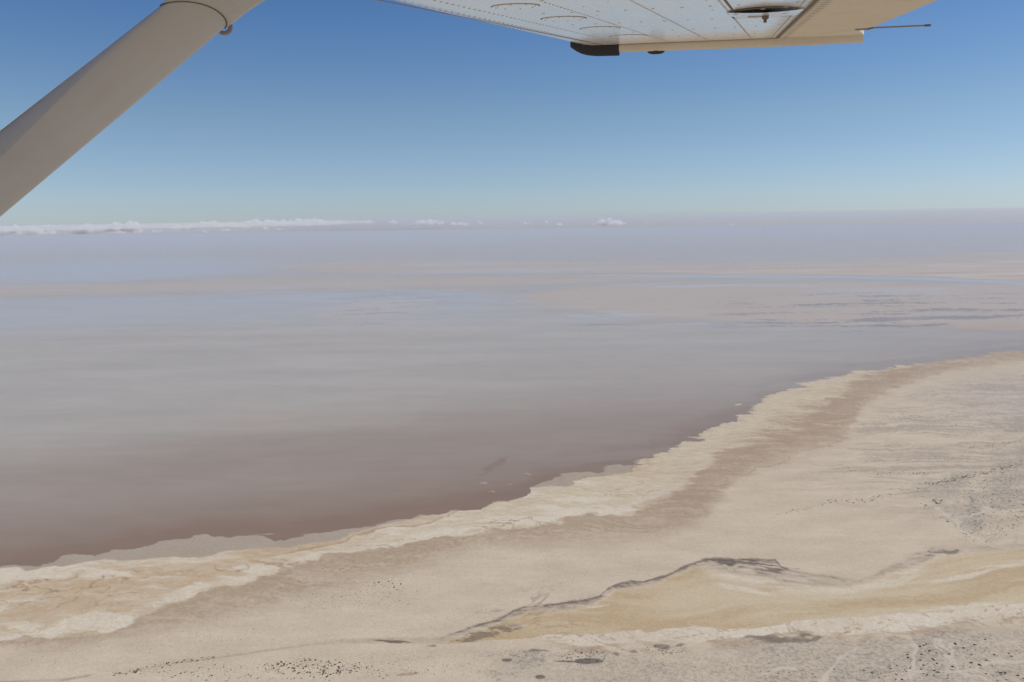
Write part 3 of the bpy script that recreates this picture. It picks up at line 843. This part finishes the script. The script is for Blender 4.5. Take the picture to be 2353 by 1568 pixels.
wing.row((u_le(-5) + .035, -5.0), (.09, -.1), .16, .003, .008)
for off in (-.018, -.040): wing.row((U_H + off, -5.0), (U_H + off, -.04), .036, .005)
for v0, v1 in ((-3.75, -3.70), (-3.22, -3.17), (-2.68, -2.64), (-2.15, -2.105), (-1.615, -1.575), (-1.0, -1.09), (-.45, -.575)):
    wing.row((.30, v0), (1.13, v1), .085, .0065, .004)
wing.row((.62, -.10), (1.14, -.13), .09, .0065, .004)
for i in range(24): wing.rivet(RJ.uniform(.05, 1.15), RJ.uniform(-2.7, -.1), .003)
wing.strip([(line_u(*SEAM, v), v) for v in np.linspace(-5, 0, 30)], .009, 2)
wing.strip([(.14, -.004), (.5, -.006), (.85, -.004), (U_H, -.004)], .014, 2)
wing.strip([(line_u(*ROWD, v) + .018, v) for v in np.linspace(-5, -1.93, 12)], .008, 2)
wing.strip([(U_H - .006, v) for v in np.linspace(-5, -.01, 30)], .013, 2)
o_wing = wing.build('wing', [M_WING, M_RIVET, M_SEAM], airplane)

for (u, v, r1, r2) in ((.270, -2.445, .073, .072), (.322, -1.92, .081, .098), (.374, -1.352, .084, .108), (.43, -.745, .090, .115)):
    cv = MB()
    for k, (f, w, mi) in enumerate(((1.05, -.0008, 1), (1.0, -.0022, 0))):  # dark ring: edge groove with its shadow painted in
        ring = [(math.cos(a), math.sin(a)) for a in np.linspace(0, 2 * math.pi, 41)[:-1]]
        lo = [wp(u + r1 * f * x, v + r2 * f * y, w) for x, y in ring]; up = [wp(u + r1 * f * x, v + r2 * f * y, .003) for x, y in ring]
        cv.loft([up, lo], mi)
    for a in np.linspace(0, 2 * math.pi, 9)[:-1]: cv.rivet(u + r1 * .86 * math.cos(a), v + r2 * .86 * math.sin(a), .0036, 2, -.0022)
    cv.build('inspection_cover', [M_WING, M_SEAM, M_RIVET], o_wing)

pn = MB()                                                        # bellcrank panel with its gaping rounded edge
uu = np.linspace(.905, 1.168, 25)
arc = [-1.885 - .13 * (1 - ((u - 1.035) / .131) ** 2) for u in uu]
lo = [wp(u, a + .045 * (1 - ((u - 1.035) / .135) ** 2) + .004, -.014 * (1 - ((u - 1.035) / .135) ** 2) - .002) for u, a in zip(uu, arc)]
hi = [wp(.93 + (u - .905) * (1.160 - .93) / .263, -1.60, -.002) for u in uu]
mid = [np.array(p) * .5 + np.array(q) * .5 + W_W * -.002 for p, q in zip(lo, hi)]
pn.loft([lo, mid, hi], 0, closed=False)
pn.strip([(u, a + .022 * (1 - ((u - 1.035) / .135) ** 2)) for u, a in zip(uu, arc)], [  .005 + .028 * (1 - ((u - 1.035) / .132) ** 2) for u in uu], 1, -.003)  # dark crescent laid on the skin, painted shade of the open gap
pn.strip([(.912, -1.875), (.935, -1.595), (1.165, -1.588)], .010, 1, -.004)
for (x, y) in ((1694, 30), (1690, 34), (1753, 21), (1806, 16), (1808, 27), (1802, 31)):
    q = px_wing(x, y, -.01); pn.rivet(q[0], q[1], .009, 2, -.010)
q = px_wing(1736, 37, -.008)
pn.loft([[wp(q[0] + .028 * math.cos(a), q[1] + .03 * math.sin(a), w) for a in np.linspace(0, 2 * math.pi, 15)[:-1]] for w in (.0, -.012)], 2)
q = px_wing(1759, 35, -.008)
pn.loft([[wp(q[0] + k * math.cos(a), q[1] + k * math.sin(a), w) for a in np.linspace(0, 2 * math.pi, 9)[:-1]] for w, k in ((.0, .012), (-.02, .012), (-.024, .006), (-.034, .006))], 1)
pn.build('access_panel', [M_WING, M_SEAM, M_RIVET], o_wing)

ail = MB()                                                       # corrugated aileron
PITCH_V = .069
vs_ = np.arange(-5.0, -.02, PITCH_V / 6)
def te(v): return float(np.interp(v, [-5, -1.95, -.76, -.64, 0], [1.572, 1.566, 1.566, 1.566, 1.566]))
def v_end(u): return float(np.interp(u, [U_H, 1.433, 1.566], [-.012, -.51, -.655]))
us = np.linspace(0, 1, 9)
rr_ = []
for v in vs_:
    ph = ((v / PITCH_V) % 1.0)
    ridge_w = max(0, 1 - abs(ph - .5) / .22)
    line = []
    for t in us:
        u = 1.197 + t * (te(v) - 1.197)
        amp = .010 * min(1, t * 12 + .3)
        line.append((u, v, -amp * ridge_w - .0))
    rr_.append(line)
bot, top_ = [], []
for line in rr_:
    bot.append([wp(u, min(v, v_end(u)), w) for u, v, w in line])
    top_.append([wp(u, min(v, v_end(u)), w + .012 + .035 * (1 - k / 8)) for k, (u, v, w) in enumerate(line)])
n_ = len(us)
ail.loft([b + t[::-1] for b, t in zip(bot, top_)], 0, closed=True, caps=True, smooth=False)
for v in np.arange(-4.9, -.1, PITCH_V):                          # little dark notches where the ribs meet the gap
    ail.strip([(1.198, v + .008), (1.222, v + .016)], .012, 1, -.0125)
ail.strip([(1.262, -1.72), (1.384, -1.745)], .005, 1, -.012)
o_ail = ail.build('aileron', [M_CREAM, M_SEAM], airplane)
wk = MB()
for (p0, p1, r, mi) in (((1.50, -.70), (1.565, -.70), .010, 0), ((1.56, -.70), (1.80, -.70), .0042, 0), ((1.80, -.70), (1.826, -.70), .0055, 1), ((1.553, -.72), (1.575, -.72), .007, 1)):
    wk.loft([[wp(u, v + r * math.cos(a), -.006 + .10 * max(0, u - 1.56) ** 1 * .02 + r * math.sin(a)) for a in np.linspace(0, 2 * math.pi, 9)[:-1]] for u, v in (p0, p1)], mi)
wk.build('static_wick', [M_STEEL, M_SEAM], o_ail)

tip = MB()                                                       # drooped tip fairing
def tip_ring(u, drop, hgt):
    return [wp(u, v, w) for v, w in ((.0, .0), (.002, -drop * .75), (.010, -drop), (.030, -drop), (.060, -drop * .6), (.085, .02), (.07, hgt * .8), (.0, hgt))]
tip.loft([tip_ring(u, d, h) for u, d, h in ((.289, .044, .11), (.6, .044, .11), (1.0, .045, .09), (1.3, .044, .06), (1.64, .040, .03))], 0)
tv = [(U_H, -.004), (1.433, -.505), (1.566, -.648), (1.520, -.632), (1.64, .0)]
tri = [(U_H + .0, .0), (1.64, .0), (1.518, -.630), (1.566, -.640), (1.433, -.500)]
tip.add([wp(u, v, -.001) for u, v in tri] + [wp(u, v, .03) for u, v in tri], [(0, 4, 2, 1), (4, 3, 2), (5, 6, 7, 9), (7, 8, 9)] + [(0, 1, 6, 5), (1, 2, 7, 6), (2, 3, 8, 7), (3, 4, 9, 8), (4, 0, 5, 9)], 0, False)
tip.strip([(1.19, -.014), (1.30, -.23), (1.40, -.432)], [.012, .008, .004], 1, -.0025)
tip.strip([(.50, .0), (.506, .0)], .012, 1, -.02)
o_tip = tip.build('wing_tip', [M_CREAM, M_SEAM], airplane)
nose = MB()
nose.loft([tip_ring(u, d, h) for u, d, h in ((-.004, .004, .05), (.012, .016, .06), (.035, .031, .07), (.065, .045, .09), (.10, .054, .10), (.15, .060, .11), (.2885, .062, .11))], 0, smooth=True)
o_nose = nose.build('wing_tip_nose', [M_BLACK], airplane)
o_nose['label'] = 'black rounded front corner of the wing tip'
lamp = MB()
lamp.loft([[wp(.505 + .052 * k * math.cos(a) + .0, .03 + .022 * k * math.sin(a), w) for a in np.linspace(0, 2 * math.pi, 17)[:-1]] for w, k in ((-.040, 1.0), (-.050, .95), (-.057, .75), (-.061, .4))], 0)
lamp.build('navigation_light', [M_BLACK], o_tip)

# --- wing strut
def strut_c(x):
    inv = .78125 - .000254 * x
    return cray(x, 400 - .81 * x) / inv
_a0, _a1 = strut_c(-700), strut_c(640)
_ax = (_a1 - _a0) / np.linalg.norm(_a1 - _a0)
_view = strut_c(250) / np.linalg.norm(strut_c(250))
_ch = np.cross(_ax, _view); _ch /= np.linalg.norm(_ch)           # across the strut, towards its trailing edge
if _ch[2] > 0: _ch = -_ch
_th = np.cross(_ch, _ax); _th /= np.linalg.norm(_th)
if _th @ _view > 0: _th = -_th                                   # towards the eye
CH = .0935
def strut_section(scale=1.0, n=18, xq=None):
    pts = []
    for i in range(n + 1):
        x = .5 * (1 - math.cos(math.pi * i / n))
        y = .46 * math.sqrt(max(x * (1 - x), 0)) * (1 - .2 * x) * 1.9
        pts.append((x, y * .52))
    if xq is not None:
        pts = []
        for i in range(n + 1):
            x = xq * (i / 8) ** 2 if i <= 8 else xq + (1 - xq) * .5 * (1 - math.cos(math.pi * (i - 8) / (n - 8)))
            y = .46 * math.sqrt(max(x * (1 - x), 0)) * (1 - .2 * x) * 1.9
            pts.append((x, y * .52))
    return [((x - .5) * CH * scale, y * CH * scale) for x, y in pts] + [((x - .5) * CH * scale, -y * CH * scale) for x, y in pts[-2:0:-1]]
def sp(center, a, b):
    p = center + _ch * a + _th * b
    return cam_to_world(*p) - PLANE_ORG
st = MB()
def faceted(t):
    """strut section with an added upper leading facet, shaped to look shaded, widening towards the fuselage"""
    xq = float(np.interp(_a0[0] + (_a1[0] - _a0[0]) * t, [strut_c(0)[0], strut_c(330)[0]], [.33, .02]))
    out = []
    for a, b in strut_section(1.0, 40, xq):
        q = a / CH + .5
        if b > 0 and q < xq: b = max(b - (xq - q) * CH * .34, -b + .002)  # added bevel turned skyward for a darker wedge
        out.append((a, b))
    return out
st.loft([[sp(_a0 + (_a1 - _a0) * t, a, b) for a, b in faceted(t)] for t in np.linspace(0, 1, 40)], 0)
o_strut = st.build('strut', [M_STRUT], airplane)
o_strut.data.set_sharp_from_angle(angle=math.radians(14))
cf = MB()
base = strut_c(0); 
_p378 = strut_c(0) + _ax * ((strut_c(415) - strut_c(0)) @ _ax)
def cuff_off(q): return .0 + .074 * q + .026 * math.sin(math.pi * min(max(q, 0), 1)) ** .6
def cuff_ring(extra, scale, shift=0.0):
    out = []
    for a, b in strut_section(scale):
        q = min(max(a / CH + .5, 0), 1)
        out.append(sp(_p378 + _ax * (cuff_off(q) * (1 - extra / .3 * .6) + extra), a + shift, b))
    return out
cf.loft([cuff_ring(-.0015, 1.0), cuff_ring(-.0015, 1.045), cuff_ring(.0015, 1.045)], 1, caps=False)
cf.loft([cuff_ring(.0015, 1.0), cuff_ring(.0015, 1.04), cuff_ring(.03, 1.07), cuff_ring(.08, 1.10), cuff_ring(.14, 1.2), cuff_ring(.22, 1.4, .002)], 0, caps=False)
cf.build('strut_cuff', [M_STRUT, M_SEAM], o_strut)
rg = MB()
rc = cray(514, 61) * 1.56
rx, rz = np.array([1.0, 0.12, 0]), np.array([0, -.1, 1.0])
R1, R2 = 15.2 * 1.56 / FPX, 4.6 * 1.56 / FPX
rings = []
for a in np.linspace(0, 2 * math.pi, 41)[:-1]:
    d = rx * math.cos(a) + rz * math.sin(a)
    rings.append([cam_to_world(*(rc + d * (R1 + R2 * math.cos(b)) + np.array([0, 1.0, 0]) * R2 * math.sin(b))) - PLANE_ORG for b in np.linspace(0, 2 * math.pi, 13)[:-1]])
rg.loft(rings + [rings[0]], 0, caps=False)
rg.build('tie_down_ring', [M_STEEL], o_strut)


# ------------------------------------------------------------------ shrubs
def shrub_material():
    mt, nt, b = new_mat('saltbush_leaves')
    g = NT(nt)
    info = g.n('ShaderNodeObjectInfo')
    n1 = g.noise(1.7, 3, .6)
    c = g.mix(g.ramp(n1, ((.35, 0), (.65, 1))), (.088, .075, .056), (.19, .163, .122))
    g.l(c, b.inputs['Base Color']); b.inputs['Roughness'].default_value = .9
    b.inputs['Specular IOR Level'].default_value = .1
    return mt
M_SHRUB = shrub_material()


def shrub_geometry(rnd, lumps, detail):
    """a low spreading saltbush: several leafy lumps bristling with small leaf blades; unit radius"""
    vs, fs = [], []
    for k in range(lumps):
        a = rnd.uniform(0, 2 * math.pi); d = rnd.uniform(.1, .62) if k else 0
        cx, cy = d * math.cos(a), d * math.sin(a); r = rnd.uniform(.30, .55) if k else .55
        hh = r * rnd.uniform(.7, 1.1)
        for i in range(detail):
            th = rnd.uniform(0, 2 * math.pi); z = rnd.uniform(-.1, 1); q = math.sqrt(max(0, 1 - z * z)); f = rnd.uniform(.72, 1.08)
            p = np.array([cx + r * q * math.cos(th) * f, cy + r * q * math.sin(th) * f, max(.0, hh * (z * f) + .12)])
            e1 = np.array([rnd.gauss(0, 1) for _ in range(3)]); e1 /= np.linalg.norm(e1)
            e2 = np.array([rnd.gauss(0, 1) for _ in range(3)]); e2 -= e1 * (e1 @ e2); e2 /= np.linalg.norm(e2)
            s = rnd.uniform(.14, .26)
            o = len(vs); vs += [tuple(p - e1 * s), tuple(p + e2 * s * .6), tuple(p + e1 * s), tuple(p - e2 * s * .6)]
            fs.append((o, o + 1, o + 2, o + 3))
    return np.array(vs), fs


SR = random.Random(11)
def poly_len(pl): return sum(math.hypot(b[0] - a[0], b[1] - a[1]) for a, b in zip(pl[:-1], pl[1:]))
def on_poly(pl, t):
    L = [math.hypot(b[0] - a[0], b[1] - a[1]) for a, b in zip(pl[:-1], pl[1:])]; t *= sum(L)
    for (a, b), l in zip(zip(pl[:-1], pl[1:]), L):
        if t <= l: return a[0] + (b[0] - a[0]) * t / l, a[1] + (b[1] - a[1]) * t / l
        t -= l
    return pl[-1]


# (kind, geometry, count, smallest, largest width in image pixels, group key)
SHRUB_FIELDS = [
    ('e', (720, 1538, 120, 20), 190, 2.0, 6.2, 'lowleft'), ('e', (640, 1550, 330, 22), 260, 1.6, 4.6, 'lowleft'), ('e', (930, 1530, 170, 30), 220, 1.4, 3.2, 'lowleft'),
    ('p', [(263, 1555), (330, 1541), (400, 1527), (489, 1516)], 75, 1.8, 5.4, 'creek'), ('e', (300, 1500, 330, 55), 120, 1.4, 3.0, 'lowleft'), ('e', (520, 1440, 200, 40), 70, 1.4, 3.0, 'lowleft'),
    ('e', (890, 1346, 44, 14), 26, 2.6, 6.0, 'midclump'), ('e', (800, 1372, 190, 32), 260, 1.3, 3.4, 'midscatter'), ('e', (770, 1315, 40, 9), 26, 1.8, 3.8, 'midclump'),
    ('p', [(640, 1350), (720, 1330), (760, 1313), (840, 1305), (900, 1287), (980, 1268), (1000, 1258)], 60, 1.5, 3.2, 'midscatter'),
    ('e', (1180, 1320, 220, 70), 360, 1.1, 2.4, 'plain'), ('e', (1450, 1290, 190, 35), 130, 1.1, 2.2, 'plain'), ('e', (1000, 1420, 180, 30), 110, 1.1, 2.4, 'plain'), ('e', (1800, 1220, 260, 40), 90, 1.1, 2.0, 'plain'),
    ('p', [(1062, 1452), (1150, 1420), (1200, 1398), (1290, 1386), (1370, 1370)], 90, 1.2, 2.6, 'rim'), ('p', [(1105, 1400), (1140, 1425)], 20, 1.2, 3.0, 'rim'), ('p', [(1080, 1395), (1190, 1385)], 24, 1.1, 2.2, 'rim'),
    ('p', [(1798, 1181), (1850, 1170), (1914, 1152), (1980, 1151), (2045, 1138), (2104, 1123)], 95, 1.5, 4.6, 'fan'),
    ('p', [(1929, 1082), (2002, 1091), (2075, 1091), (2162, 1091)], 60, 1.4, 3.8, 'fan'), ('p', [(1958, 1056), (2075, 1063), (2221, 1056)], 60, 1.3, 3.0, 'fan'),
    ('p', [(2025, 954), (2177, 958)], 22, 1.2, 2.4, 'fan'), ('p', [(1930, 985), (2060, 985), (2200, 975)], 26, 1.2, 2.4, 'fan'), ('p', [(2133, 1115), (2240, 1095), (2353, 1068)], 130, 1.6, 4.4, 'fan'), ('p', [(2206, 1035), (2290, 1025), (2353, 1010)], 70, 1.4, 3.4, 'fan'),
    ('e', (2270, 980, 90, 26), 80, 1.2, 2.6, 'fan'), ('e', (1900, 1130, 230, 60), 150, 1.0, 2.2, 'fan'),
    ('e', (2290, 1150, 90, 75), 330, 1.5, 3.8, 'scrub'), ('e', (2260, 1225, 60, 26), 90, 1.5, 3.6, 'scrub'), ('p', [(2120, 1158), (2150, 1178), (2190, 1205), (2225, 1236)], 46, 1.8, 4.4, 'scrub'), ('e', (2150, 1154, 20, 5), 20, 2, 5, 'scrub'),
    ('e', (2190, 1510, 130, 40), 150, 2.2, 7.2, 'lowright'), ('e', (2080, 1550, 110, 18), 100, 2.0, 6.0, 'lowright'), ('e', (2300, 1560, 60, 14), 40, 2.0, 6.0, 'lowright'), ('e', (2330, 1500, 60, 30), 40, 1.4, 3.0, 'lowright'),
    ('e', (1830, 1535, 130, 34), 130, 1.4, 4.0, 'lowmid'), ('e', (1340, 1512, 75, 16), 95, 1.8, 4.8, 'lens'), ('e', (1520, 1497, 60, 10), 70, 1.8, 4.6, 'lens'),
    ('e', (1550, 1545, 250, 26), 210, 1.3, 3.4, 'lowmid'), ('e', (1180, 1505, 70, 10), 60, 1.6, 3.4, 'lens'), ('e', (700, 1478, 120, 14), 40, 1.2, 2.4, 'lowleft'),
]
GROUPS = {
    'lowleft': ('small dark saltbush shrub in the scatter over the pale plain at the lower left', 'shrubs scattered over the lower left plain'),
    'creek': ('small dark shrub in the slanting row along the thin brown creek line', 'shrubs along the lower left creek line'),
    'midclump': ('dark shrub in the tight clump on the plain below the brown damp band', 'shrubs clumped on the middle plain'),
    'midscatter': ('tiny dark shrub in the loose scatter below the brown damp band', 'shrubs scattered below the damp band'),
    'plain': ('tiny shrub on the open pale plain above the salt channel', 'shrubs on the open pale plain'),
    'rim': ('tiny dark shrub along the dark rim of the salt channel', 'shrubs along the channel rim'),
    'fan': ('small dark shrub in the rows along the grooves of the right hand fan', 'shrubs in rows on the right fan'),
    'scrub': ('small dark shrub in the grey scrub at the right edge above the channel', 'shrubs in the grey scrub at the right edge'),
    'lowright': ('round dark shrub beside the pale tracks in the lower right corner', 'shrubs around the lower right tracks'),
    'lowmid': ('small dark shrub on the grey flat below the white channel edge', 'shrubs on the grey flat below the channel'),
    'lens': ('dark shrub around the dark patches just below the white channel edge', 'shrubs around the dark patches'),
}
pts = []
for kind, gm, cnt, s0, s1, key in SHRUB_FIELDS:
    for i in range(int(cnt * (1 if key in ('midclump', 'lowright') else 1.75))):
        if kind == 'e':
            a = SR.uniform(0, 2 * math.pi); q = math.sqrt(SR.random()) * SR.uniform(.75, 1.2)
            x, y = gm[0] + gm[2] * q * math.cos(a), gm[1] + gm[3] * q * math.sin(a)
        else:
            x, y = on_poly(gm, SR.random()); x += SR.gauss(0, 7); y += SR.gauss(0, 2.6)
        if not (-60 < x < 2420 and 840 < y < 1600): continue
        w = (s0 + (s1 - s0) * SR.random() ** 3.2) * .86
        pts.append((x, y, w, key))
XY = np.array([from_px(p[0], p[1], .9)[:2] for p in pts])
SV = pixel_masks(XY[:, 0], XY[:, 1])
ok = (SV['sd'] > 25) & (SV['white'] < .35) & (SV['track'] < .4) & (SV['pan'] < .5)
# land height under each shrub, as in the ground sheet
zl = np.minimum(SV['sd'] * .03, 1.2) + np.clip(SV['sd'] / 150, 0, 1) * (fbm(XY[:, 0], XY[:, 1], 180, 120, 4, 90) * .8 + .8)
zl = zl - SV['rim'] * .5 - SV['pan'] * 1.0
cand = []
for i, p in enumerate(pts):
    if ok[i]:
        dist = math.sqrt(XY[i, 0] ** 2 + XY[i, 1] ** 2 + H * H)
        cand.append((p[2], XY[i, 0], XY[i, 1], float(zl[i]) - .05, p[2] * dist / FPX / 2, p[3], p[0], p[1]))
cand.sort(key=lambda c: -c[0])
PROTO = []
for k in range(8):
    v, f = shrub_geometry(SR, 3 + k % 4, 34)
    me = bpy.data.meshes.new('shrub'); me.from_pydata([tuple(p) for p in v], [], f); me.materials.append(M_SHRUB); me.update()
    PROTO.append(me)
inframe = [c for c in cand if 0 < c[6] < 2353 and c[7] < 1566]
single = inframe[:296]; ids = set(id(c) for c in single)
for c in single:
    o = bpy.data.objects.new('shrub', SR.choice(PROTO)); COL.objects.link(o)
    o.location = (c[1], c[2], c[3]); o.scale = (c[4] * SR.uniform(1.15, 1.5), c[4] * SR.uniform(1.0, 1.25), c[4] * SR.uniform(.8, 1.05)); o.rotation_euler[2] = SR.uniform(0, 6.28)
    tag(o, GROUPS[c[5]][0], 'shrub', GROUPS[c[5]][1])
rest = [c for c in cand if id(c) not in ids]
small = [shrub_geometry(SR, 2, 14) for _ in range(6)]
V, Fq, off = [], [], 0
for c in rest:
    v, f = SR.choice(small); a = SR.uniform(0, 6.28); ca, sa = math.cos(a), math.sin(a); r = c[4] * 1.35
    V.append(np.stack([c[1] + r * (v[:, 0] * ca - v[:, 1] * sa), c[2] + r * (v[:, 0] * sa + v[:, 1] * ca), c[3] + r * v[:, 2]], -1))
    Fq += [tuple(i + off for i in q) for q in f]; off += len(v)
o = mesh_obj('shrub_scatter', np.concatenate(V), Fq, M_SHRUB, smooth=False)
tag(o, 'countless tiny dark shrubs dotted over the pale desert plain', 'shrubs', kind='stuff')
